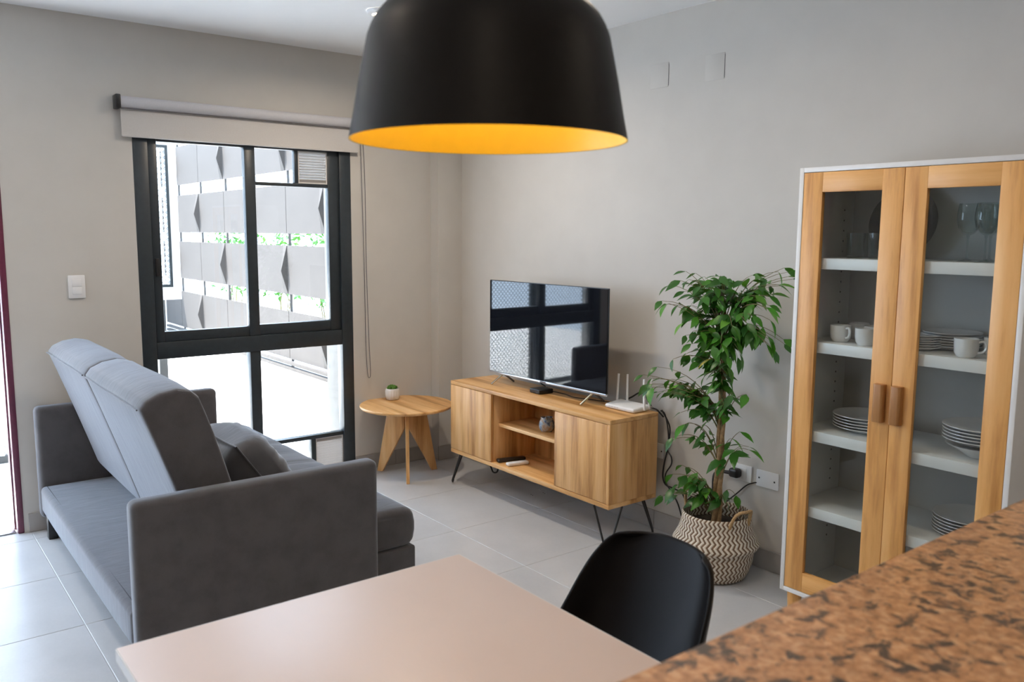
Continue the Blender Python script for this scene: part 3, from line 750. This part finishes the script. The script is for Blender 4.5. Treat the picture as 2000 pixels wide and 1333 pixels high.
remote('black remote control lying behind the white one on the lower shelf', (-.278, -.110), (-.235, .065), .042, .020, M['blackplastic'], CZ0+.025, 4)

# ---------------------------------------------------------------- glass cabinet
K0, K1, KY0, KY1, KZ0, KZ1 = 1.662, 2.497, -.100, .284, .129, 1.841
gc = thing('glass_cabinet', 'tall white cabinet with two glazed pine doors against the wall', 'cabinet', (2.08, .09, 0))
WT = M['white']; t = .018
box('side_panel', WT, K0, K0+t, KY0, KY1, KZ0, KZ1, gc, .001); box('side_panel', WT, K1-t, K1, KY0, KY1, KZ0, KZ1, gc, .001)
box('top_panel', WT, K0+t, K1-t, KY0, KY1, KZ1-t, KZ1, gc, .001); box('bottom_panel', WT, K0+t, K1-t, KY0, KY1, KZ0, KZ0+t, gc, .001)
box('back_panel', M['cab_in'], K0+t, K1-t, KY1-.012, KY1-.003, KZ0+t, KZ1-t, gc)
SH = [1.495, 1.168, .812, .502]
for z in SH: box('shelf', WT, K0+t+.001, K1-t-.001, KY0+.026, KY1-.013, z-.042, z, gc, .001)
for xs in (K0+t, K1-t):
    for yy in (-.02, .20):
        pm = MB()
        for k in range(34): 
            z = .30+k*.042
            if all(abs(z-(s-.02)) > .03 for s in SH): pm.box(xs-.0015, xs+.0015, yy-.0035, yy+.0035, z-.0035, z+.0035)
        stuff(pm.build('shelf_pin_holes', M['striphem'], gc, smooth=False))
def cdoor(xa, xb, hx, side):
    y0, y1 = KY0+.001, KY0+.021; za, zb = KZ0+t+.002, KZ1-t-.002; w = .080
    d = bpy.data.objects.new('door', None); COL.objects.link(d); d.parent = gc; WP[d.name] = WP[gc.name]
    box('door_stile', M['cab_z'], xa, xa+w, y0, y1, za, zb, d, .0012); box('door_stile', M['cab_z'], xb-w, xb, y0, y1, za, zb, d, .0012)
    box('door_rail', M['cab_x'], xa+w, xb-w, y0, y1, zb-.075, zb, d, .0012); box('door_rail', M['cab_x'], xa+w, xb-w, y0, y1, za, za+.080, d, .0012)
    box('pane', M['cabglass'], xa+w-.006, xb-w+.006, y0+.012, y0+.015, za+.074, zb-.069, d)
    hm = MB(); hm.prism([(hx-.012, y0-.028), (hx+.012, y0-.028), (hx+.020, y0-.022), (hx+.020, y0), (hx-.020, y0), (hx-.020, y0-.022)], 'z', .906, 1.047)
    hm.build('handle', M['wood_dark'], d, .002)
cdoor(K0+t+.002, 2.0795, 2.044, 0); cdoor(2.0815, K1-t-.002, 2.108, 1)
for x in (K0+.045, K1-.045):
    for y in (KY0+.04, KY1-.04):
        MB().lathe([(.022, 0.0005), (.030, KZ0)], (x-(.0), y, 0), 20).build('leg', M['cab_z'], gc)

# crockery: one of each kind is modelled, the rest are copies
ORD = ['top', 'second', 'third', 'fourth', 'fifth', 'sixth', 'lowest']
def plate_mesh(r, h):
    m = MB().lathe([(0,.0),(r*.58,.0),(r*.62,.003),(r*.92,h*.75),(r,h),(r*.995,h+.0022),(r*.92,h*.75+.003),(r*.60,.0058),(0,.0052)], (0,0,0), 40, False).build('plate', M['porcelain'])
    me = m.data; bpy.data.objects.remove(m); return me
pm_ = {}
def stack(x, y, z, r, h, n, step, where, group, kind):
    key = (r, h)
    if key not in pm_: pm_[key] = plate_mesh(r, h)
    for k in range(n):
        o = bpy.data.objects.new(kind, pm_[key]); COL.objects.link(o); o.location = (x+random.uniform(-.0015,.0015), y+random.uniform(-.0015,.0015), z+.0008+k*step)
        w = ORD[n-1-k] if k else 'lowest'
        tag(o, '%s white %s %s the %s' % (w, kind.replace('_', ' '), 'of' if w in ('top', 'lowest') else 'from the top of', where), 'plate', group)
stack(1.885, .105, SH[2], .128, .020, 5, .0115, 'stack behind the door nearer the plant', 'plates stacked behind the door by the plant', 'dinner_plate')
stack(2.340, .055, SH[2]+.046, .128, .020, 5, .0115, 'stack resting in bowls at handle height', 'plates stacked on the bowls', 'dinner_plate')
bm_ = MB().lathe([(0,0),(.045,0),(.05,.003),(.09,.030),(.112,.041),(.116,.044),(.110,.045),(.085,.034),(.045,.006),(0,.005)], (0,0,0), 40, False).build('soup_bowl', M['porcelain'])
bm_.location = (2.340, .055, SH[2]+.0008); tag(bm_, 'white soup bowl carrying a stack of dinner plates in the cabinet', 'bowl')
stack(2.300, .105, SH[3], .125, .018, 6, .0115, 'low stack just above the granite counter', 'plates stacked on the lowest visible shelf', 'dinner_plate')
stack(2.100, .05, SH[1], .072, .012, 6, .0085, 'saucer stack beside the dessert plates', 'saucers on the cup shelf', 'saucer')
stack(2.165, .160, SH[1], .100, .015, 6, .0095, 'stack behind the saucers', 'dessert plates on the cup shelf', 'dessert_plate')
def cup(x, y, z, rz, label):
    global CUP
    if CUP is None:
        r = thing('coffee_cup', label, 'cup', (x, y, z), 'white cups on the second shelf')
        p = Vector((x, y, z))
        MB().lathe([(0,.0005),(.026,.0005),(.030,.004),(.037,.016),(.039,.035),(.040,.066),(.037,.066),(.036,.035),(.033,.016),(0,.008)], p, 36, False).build('body', M['porcelain'], r)
        MB().tube(spline([p+Vector(q) for q in ((.037,0,.055),(.056,0,.058),(.064,0,.042),(.055,0,.024),(.036,0,.018))]), .0042, 8).build('handle', M['porcelain'], r)
        r.rotation_euler = (0,0,rz); CUP = r; return
    dup(CUP, (x, y, z), label, rz)
CUP = None
cup(1.803, .015, SH[1], -.5, 'white coffee cup nearest the plant with its handle showing')
cup(1.925, -.015, SH[1], 2.4, 'white coffee cup touching the first door stile, in front')
cup(1.905, .085, SH[1], 1.2, 'white coffee cup standing behind the front two cups')
cup(1.80, .155, SH[1], .3, 'white coffee cup at the back corner of the cup shelf')
cup(2.295, -.020, SH[1], .1, 'white coffee cup in front of the second door pane')
cup(2.350, .085, SH[1], .3, 'white coffee cup behind the single front cup beside the outer stile')
def tumbler(x, y, label):
    global TUM
    if TUM is None:
        r = thing('tumbler', label, 'glass', (x, y, SH[0]), 'tumblers on the top shelf')
        m = MB().lathe([(0,.0008),(.029,.0008),(.031,.004),(.036,.098),(.0335,.098),(.029,.012),(0,.010)], (x, y, SH[0]), 24, False)
        m.build('bowl', M['drink'], r); TUM = r; return
    dup(TUM, (x, y, SH[0]), label)
TUM = None
tumbler(1.835, .030, 'clear tumbler nearest the cabinet side on the top shelf'); tumbler(1.850, .125, 'clear tumbler behind the first tumbler on the top shelf')
tumbler(1.945, -.005, 'clear tumbler in front of the round platter'); tumbler(1.91, .14, 'clear tumbler at the back beside the round platter')
pg = thing('glass_platter', 'round smoked platter leaning on the cabinet back on the top shelf', 'platter', (1.93, .21, SH[0]))
tilt = Matrix.Translation((1.930, .205, SH[0]+.136)) @ Matrix.Rotation(math.radians(78), 4, 'X')
m = MB().lathe([(0,0),(.085,0),(.125,.010),(.136,.013),(.1345,.016),(.122,.0125),(.085,.004),(0,.004)], (0,0,0), 48, False); m.v = [tilt @ p for p in m.v]
m.build('dish', mk_glass('smoked_glass', (.46, .44, .36), 1.4), pg)
def wineglass(x, y, label):
    global WGL
    if WGL is None:
        r = thing('wine_glass', label, 'wine glass', (x, y, SH[0]), 'wine glasses on the top shelf'); c = (x, y, SH[0])
        MB().lathe([(0,.006),(.031,.0008),(.033,.0016),(.012,.007),(.0045,.012)], c, 28, False).build('foot', M['drink'], r)
        MB().lathe([(.0045,.012),(.0036,.03),(.0036,.080),(.006,.090)], c, 12, False).build('stem', M['drink'], r)
        MB().lathe([(.006,.090),(.020,.098),(.033,.118),(.0385,.145),(.0375,.175),(.033,.200),(.0318,.200),(.0362,.174),(.0368,.145),(.031,.120),(.018,.102),(0,.097)], c, 32, False).build('bowl', M['drink'], r)
        WGL = r; return
    dup(WGL, (x, y, SH[0]), label)
WGL = None
wineglass(2.262, .005, 'tall wine glass standing furthest from the outer door stile'); wineglass(2.337, -.032, 'front wine glass, second from the platter')
wineglass(2.300, .090, 'wine glass in the back row behind the front pair'); wineglass(2.392, .042, 'wine glass half hidden by the outer door stile')

# ---------------------------------------------------------------- fig tree in basket
BX, BY = 1.207, .055
bk = thing('woven_basket', 'zigzag patterned seagrass belly basket on the floor holding the fig tree', 'basket', (BX, BY, 0))
prof = [(0,.004),(.125,.0008),(.142,.010),(.158,.045),(.170,.085),(.174,.120),(.176,.140),(.190,.150),(.198,.162),(.198,.172),(.190,.188),(.176,.212),(.165,.245),(.160,.275),(.158,.303),(.154,.307),(.150,.303),(.152,.275),(.157,.245),(.165,.21),(.165,.13),(.15,.05),(0,.02)]
MB().lathe(prof, (BX, BY, 0), 72, False).build('woven_body', M['basket'], bk, ang=60)
for a0 in (math.radians(-10), math.radians(170)):
    c = Vector((BX, BY, 0)); pts = []
    for k in range(13):
        u = -1+2*k/12; a = a0+u*.36; r = .158+.040*(1-u*u)
        pts.append(c+Vector((r*math.cos(a), r*math.sin(a), .275+.085*(1-u**4))))
    MB().tube(pts, .0075, 8).build('rope_handle', M['rope'], bk)
MB().lathe([(0,.245),(.08,.248),(.150,.238)], (BX, BY, 0), 32, False).build('soil', M['soil'], bk)
fg = thing('fig_tree', 'leafy weeping fig tree with braided trunk in the zigzag basket', 'plant', (BX, BY, .246))
def trunk_path(ph, amp=.013):
    pts = []
    for k in range(26):
        t = k/25; z = .235+t*1.0
        x = 1.200+.012*math.sin(2*t)-.03*t*t; y = .06+.02*t
        tw = 9*t+ph; a = amp*(1-.4*t)
        pts.append((x+a*math.cos(tw), y+a*math.sin(tw), z))
    return pts
for ph in (0, 2.09, 4.19): MB().tube(trunk_path(ph), .0125, 8, .006).build('trunk', M['bark'], fg)
def leaf_mesh(L_, Wd, droop):
    st_ = [(0,.0),(.10,.30),(.28,.86),(.48,1.0),(.68,.74),(.85,.34),(1.0,.0)]
    v = []; f = []
    for t, w in st_:
        x = L_*t; z = -droop*L_*t*t
        v += [(x, w*Wd/2, z+.10*w*Wd), (x, 0, z), (x, -w*Wd/2, z+.10*w*Wd)]
    for i in range(len(st_)-1):
        a = i*3; f += [(a, a+1, a+4, a+3), (a+1, a+2, a+5, a+4)]
    me = bpy.data.meshes.new('leaf'); me.from_pydata(v, [], f); me.update(); me.shade_smooth(); return me
LM = []
for k, (l, w, d) in enumerate(((.072,.034,.28),(.062,.030,.15),(.080,.036,.40),(.056,.028,.35))):
    for mt in ('leaf', 'leaf_young', 'leaf_yellow'):
        me = leaf_mesh(l, w, d); me.materials.append(M[mt]); LM.append(me)
rs = random.Random(11)
leafcount = [0]
twigs = MB(); extra = MB(); leaves_all = []
def put_leaf(p, d, young=.12, size=1.0):
    d = Vector(d).normalized()
    m = LM[rs.randrange(4)*3 + (2 if rs.random() < .008 else (1 if rs.random() < young else 0))]
    q = d.to_track_quat('X', 'Z'); e = q.to_matrix() @ Matrix.Rotation(rs.uniform(-.7,.7), 3, 'X')
    s = rs.uniform(.85, 1.22)*size
    leafcount[0] += 1
    leaves_all.append((m, Vector(p), e, s))
def branch(start, c, rad, n_tw, leaves, droop=.5, young=.12, size=1.0):
    start, c = Vector(start), Vector(c)
    n_tw = round(n_tw*1.25); leaves += 1
    for k in range(n_tw):
        e = c+Vector((rs.uniform(-1,1)*rad[0], rs.uniform(-1,1)*rad[1], rs.uniform(-1,1)*rad[2]))
        e.y = min(e.y, YB-.045)
        mid = (start*.55+e*.45)+Vector((0, 0, .10+.05*rs.random()))
        pts = bez(start, start*.6+mid*.4+Vector((0,0,.03)), mid, e, 9)
        twigs.tube(pts, .0030, 4, .0010)
        for i in range(leaves):
            t = 1.0 if i == leaves-1 else .36+.60*(i+rs.uniform(0,.6))/leaves
            p = pts[min(9, int(t*9))]; 
            tang = (pts[min(9, int(t*9)+1)]-pts[max(0, int(t*9)-1)]).normalized()
            side = Vector((-tang.y, tang.x, 0)); side = side.normalized() if side.length > .01 else Vector((1,0,0))
            d = tang*.55+side*(.8 if i % 2 else -.8)+Vector((rs.gauss(0,.25), rs.gauss(0,.25)-.15, -droop+rs.gauss(0,.25)))
            if p.y > YB-.09: d.y = -abs(d.y)
            put_leaf(p, d, young, size)
A = lambda z: (1.200+.012*math.sin(2*(z-.235))-.03*(z-.235)**2, .06+.02*(z-.235), z)
branch(A(1.10), (.985, .04, 1.355), (.085, .11, .065), 9, 5, .35, .28)
branch(A(1.02), (1.00, .00, 1.225), (.095, .11, .065), 7, 5, .5)
branch(A(1.18), (1.18, .03, 1.345), (.10, .12, .065), 10, 5, .4, .18)
branch(A(1.15), (1.46, .05, 1.40), (.085, .09, .045), 8, 5, .35, .15)
branch(A(1.10), (1.42, .02, 1.27), (.095, .11, .08), 10, 5, .55)
branch(A(.98), (1.16, .00, 1.14), (.10, .12, .08), 11, 5, .6)
branch(A(1.08), (1.51, .05, 1.15), (.045, .07, .085), 6, 5, .8)
branch(A(1.00), (1.34, .00, 1.10), (.06, .09, .05), 5, 5, .8)
branch(A(.88), (1.02, -.01, 1.03), (.08, .09, .05), 5, 5, .55)
branch(A(.80), (1.25, .01, .98), (.08, .10, .06), 7, 4, .7)
branch(A(.72), (.89, -.02, .885), (.12, .10, .055), 10, 5, .45, .2)
branch(A(.66), (1.05, -.02, .82), (.08, .09, .06), 6, 4, .6)
branch(A(.66), (1.30, .02, .86), (.05, .07, .05), 4, 4, .8)
branch(A(.50), (1.01, -.02, .66), (.09, .07, .05), 4, 3, .7, .35)
branch(A(.45), (1.30, .06, .69), (.03, .04, .03), 2, 3, .7)
branch(A(.40), (1.40, .02, .66), (.03, .03, .02), 2, 3, .4)
branch(A(.27), (1.08, -.04, .45), (.07, .05, .05), 6, 4, .5, .15)
branch(A(.25), (1.00, -.03, .36), (.06, .04, .03), 3, 3, .2, .4)
branch(A(.27), (1.30, .03, .40), (.04, .04, .03), 2, 3, .5)
# the 300 leaves towards the room are single parts, the rest behind them are joined
cam_at = S.camera.matrix_world.translation
leaves_all.sort(key=lambda q: (q[1]-cam_at).length/q[3]**.5)
for n_, (m, p, e, sc_) in enumerate(leaves_all):
    if n_ < 300: inst(m, 'leaf', fg, p-Vector((BX, BY, .246)), e.to_euler(), (sc_, sc_, sc_))
    else: extra.add([p+sc_*(e @ w_.co) for w_ in m.vertices], [tuple(f_.vertices) for f_ in m.polygons])
twigs.build('twigs', M['twig'], fg); stuff(extra.build('foliage', M['leaf'], fg))
print('leaves', leafcount[0])

# ---------------------------------------------------------------- dining table, chair, bar counter, lamp
dt = thing('dining_table', 'square cornered cream dining table in front of the granite bar', 'table', (2.4, -2.25, 0))
box('tabletop', M['tabletop'], 1.852, 2.975, -2.663, -1.832, .722, .750, dt, .002)
eb = MB()
eb.box(1.849, 1.8525, -2.663, -1.832, .7225, .7485); eb.box(1.8525, 2.975, -2.666, -2.6625, .7225, .7485); eb.box(1.8525, 2.975, -1.8325, -1.829, .7225, .7485)
eb.build('edge_band', M['tableedge'], dt)
for x, y in ((1.91, -2.60), (1.91, -1.895), (2.91, -2.60), (2.91, -1.895)):
    box('leg', M['tableedge'], x-.025, x+.025, y-.025, y+.025, 0.0005, .722, dt, .003)
ch = thing('dining_chair', 'black shell dining chair tucked against the cream table', 'chair', (2.215, -1.70, 0))
prof = [(-1.398,.804),(-1.407,.775),(-1.428,.71),(-1.453,.635),(-1.480,.56),(-1.512,.500),(-1.560,.462),(-1.63,.447),(-1.72,.445),(-1.81,.452),(-1.88,.458),(-1.925,.452),(-1.945,.430)]
hw = [.118,.165,.196,.212,.222,.228,.231,.232,.230,.226,.215,.195,.165]
pp = spline([(0, a, b_) for a, b_ in prof], 3); ww = spline([(h, 0, 0) for h in hw], 3)
nu = 20; sv = []
for i, p in enumerate(pp):
    w = ww[i].x; t = i/(len(pp)-1)
    tv_ = (pp[min(i+1, len(pp)-1)]-pp[max(i-1, 0)]).normalized(); nrm = Vector((0, tv_.z, -tv_.y))
    if nrm.y > 0 and t < .4: nrm = -nrm
    if t >= .4 and nrm.z < 0: nrm = -nrm
    curl = .085*math.exp(-((t-.40)/.30)**2)+.038
    for j in range(nu+1):
        u = -1+2*j/nu
        sv.append(Vector((2.215+w*u*(1-.08*u*u*0), p.y, p.z))+nrm*(curl*(.28*u*u+.72*abs(u)**7)) + Vector((0,0,-.026*abs(u)**3*max(0, 1-i/9)**2)))
sfc = [(i*(nu+1)+j, i*(nu+1)+j+1, (i+1)*(nu+1)+j+1, (i+1)*(nu+1)+j) for i in range(len(pp)-1) for j in range(nu)]
so_ = MB().add(sv, sfc).build('seat_shell', M['shell'], ch, ang=60)
sd = so_.modifiers.new('thickness', 'SOLIDIFY'); sd.thickness = .012; sd.offset = 0
sbv = so_.modifiers.new('round', 'SUBSURF'); sbv.levels = 1; sbv.render_levels = 1
for sx, sy in ((-1,-1),(1,-1),(-1,1),(1,1)):
    MB().tube([(2.215+sx*.10, -1.70+sy*.10, .425), (2.215+sx*.20, -1.70+sy*.21, .0005)], .016, 12, .011).build('leg', M['wood_z'], ch)
br = MB()
br.box(2.10, 2.33, -1.805, -1.785, .415, .430); br.box(2.10, 2.33, -1.615, -1.595, .415, .430); br.box(2.195, 2.235, -1.785, -1.615, .415, .442); br.build('under_frame', M['black'], ch)
bar = thing('bar_counter', 'brown speckled granite bar counter in the near corner', 'counter', (3.2, -2.2, 0))
box('granite_top', M['granite'], 2.926, 3.44, -3.7, -.72, 1.02, 1.05, bar, .004, seg=3)
box('bar_wall', M['dull'], 2.985, 3.35, -3.65, -.78, 0.0005, 1.02, bar, .003)
LX, LY, LZ = 2.359, -2.110, 1.746
lp = thing('pendant_lamp', 'large matt black pendant lamp with gold lining over the table', 'lamp', (LX, LY, LZ))
outer = [(.247,0),(.238,.045),(.229,.096),(.2205,.137),(.213,.174),(.206,.192),(.197,.208),(.185,.222),(.170,.235),(.150,.248),(.125,.260),(.095,.271),(.060,.279),(.030,.283),(.012,.284)]
MB().lathe(outer, (LX, LY, LZ), 72, False).build('shade', M['lampblack'], lp, ang=60)
inner = [(.2468,.0002),(.2440,.0008)]+[(r-.004, z-.002) for r, z in outer[1:-1]]+[(.012,.281)]
MB().lathe(inner, (LX, LY, LZ), 72, False).build('shade_lining', M['gold'], lp, ang=60)
MB().lathe([(.012,.284),(.024,.288),(.026,.335),(.012,.345),(.004,.350)], (LX, LY, LZ), 24, False).build('cap', M['lampblack'], lp)
MB().lathe([(.016,.282),(.018,.262),(.018,.215),(0,.215)], (LX, LY, LZ), 16, False).build('lamp_holder', M['lampblack'], lp)
MB().lathe([(0,.115),(.018,.118),(.030,.132),(.034,.150),(.030,.172),(.018,.195),(.014,.214)], (LX, LY, LZ), 20, False).build('bulb', M['bulb'], lp)
MB().tube([(LX, LY, LZ+.348), (LX, LY, H-.03)], .0035, 8).build('cord', M['blackplastic'], lp)
MB().lathe([(0,-.032),(.05,-.030),(.055,-.02),(.055,-.0005),(0,-.0005)], (LX, LY, H), 28, False).build('ceiling_rose', M['lampblack'], lp)

# ---------------------------------------------------------------- ceiling downlights (one real beside the shade, the rest added unseen as fill)
def downlight(x, y, label, power):
    d = thing('ceiling_downlight', label, 'downlight', (x, y, H), 'recessed ceiling downlights')
    MB().lathe([(.044,-.012),(.050,-.020),(.068,-.016),(.074,-.006),(.075,-.0005)], (x, y, H), 32, False).build('trim_ring', M['silver'] if False else M['whiteplastic'], d)
    MB().lathe([(0,-.0165),(.046,-.0135)], (x, y, H), 28, False).build('lens', M['led'], d)
    l = bpy.data.lights.new('downlight_lamp', 'AREA'); l.shape = 'DISK'; l.size = .09; l.energy = power; l.color = (1.0, .84, .66); l.spread = math.radians(165)
    o = bpy.data.objects.new('downlight_lamp', l); COL.objects.link(o); o.parent = d; o.location = (0, 0, -.024)
DL = 4  # power of the added unseen fill downlights
downlight(-.285, -.845, 'lit round downlight on the ceiling beside the black lamp shade', 14)
k = 0
for x in (-.285, 1.6, 3.4, 4.7):
    for y in (-.845, -2.9, -4.6):
        if (x, y) == (-.285, -.845): continue
        downlight(x, y, 'unseen downlight added as fill, row %s from the window, %s from the back wall' % (['one', 'two', 'three', 'four'][[-.285,1.6,3.4,4.7].index(x)], ['first', 'second', 'third'][[-.845,-2.9,-4.6].index(y)]), DL)
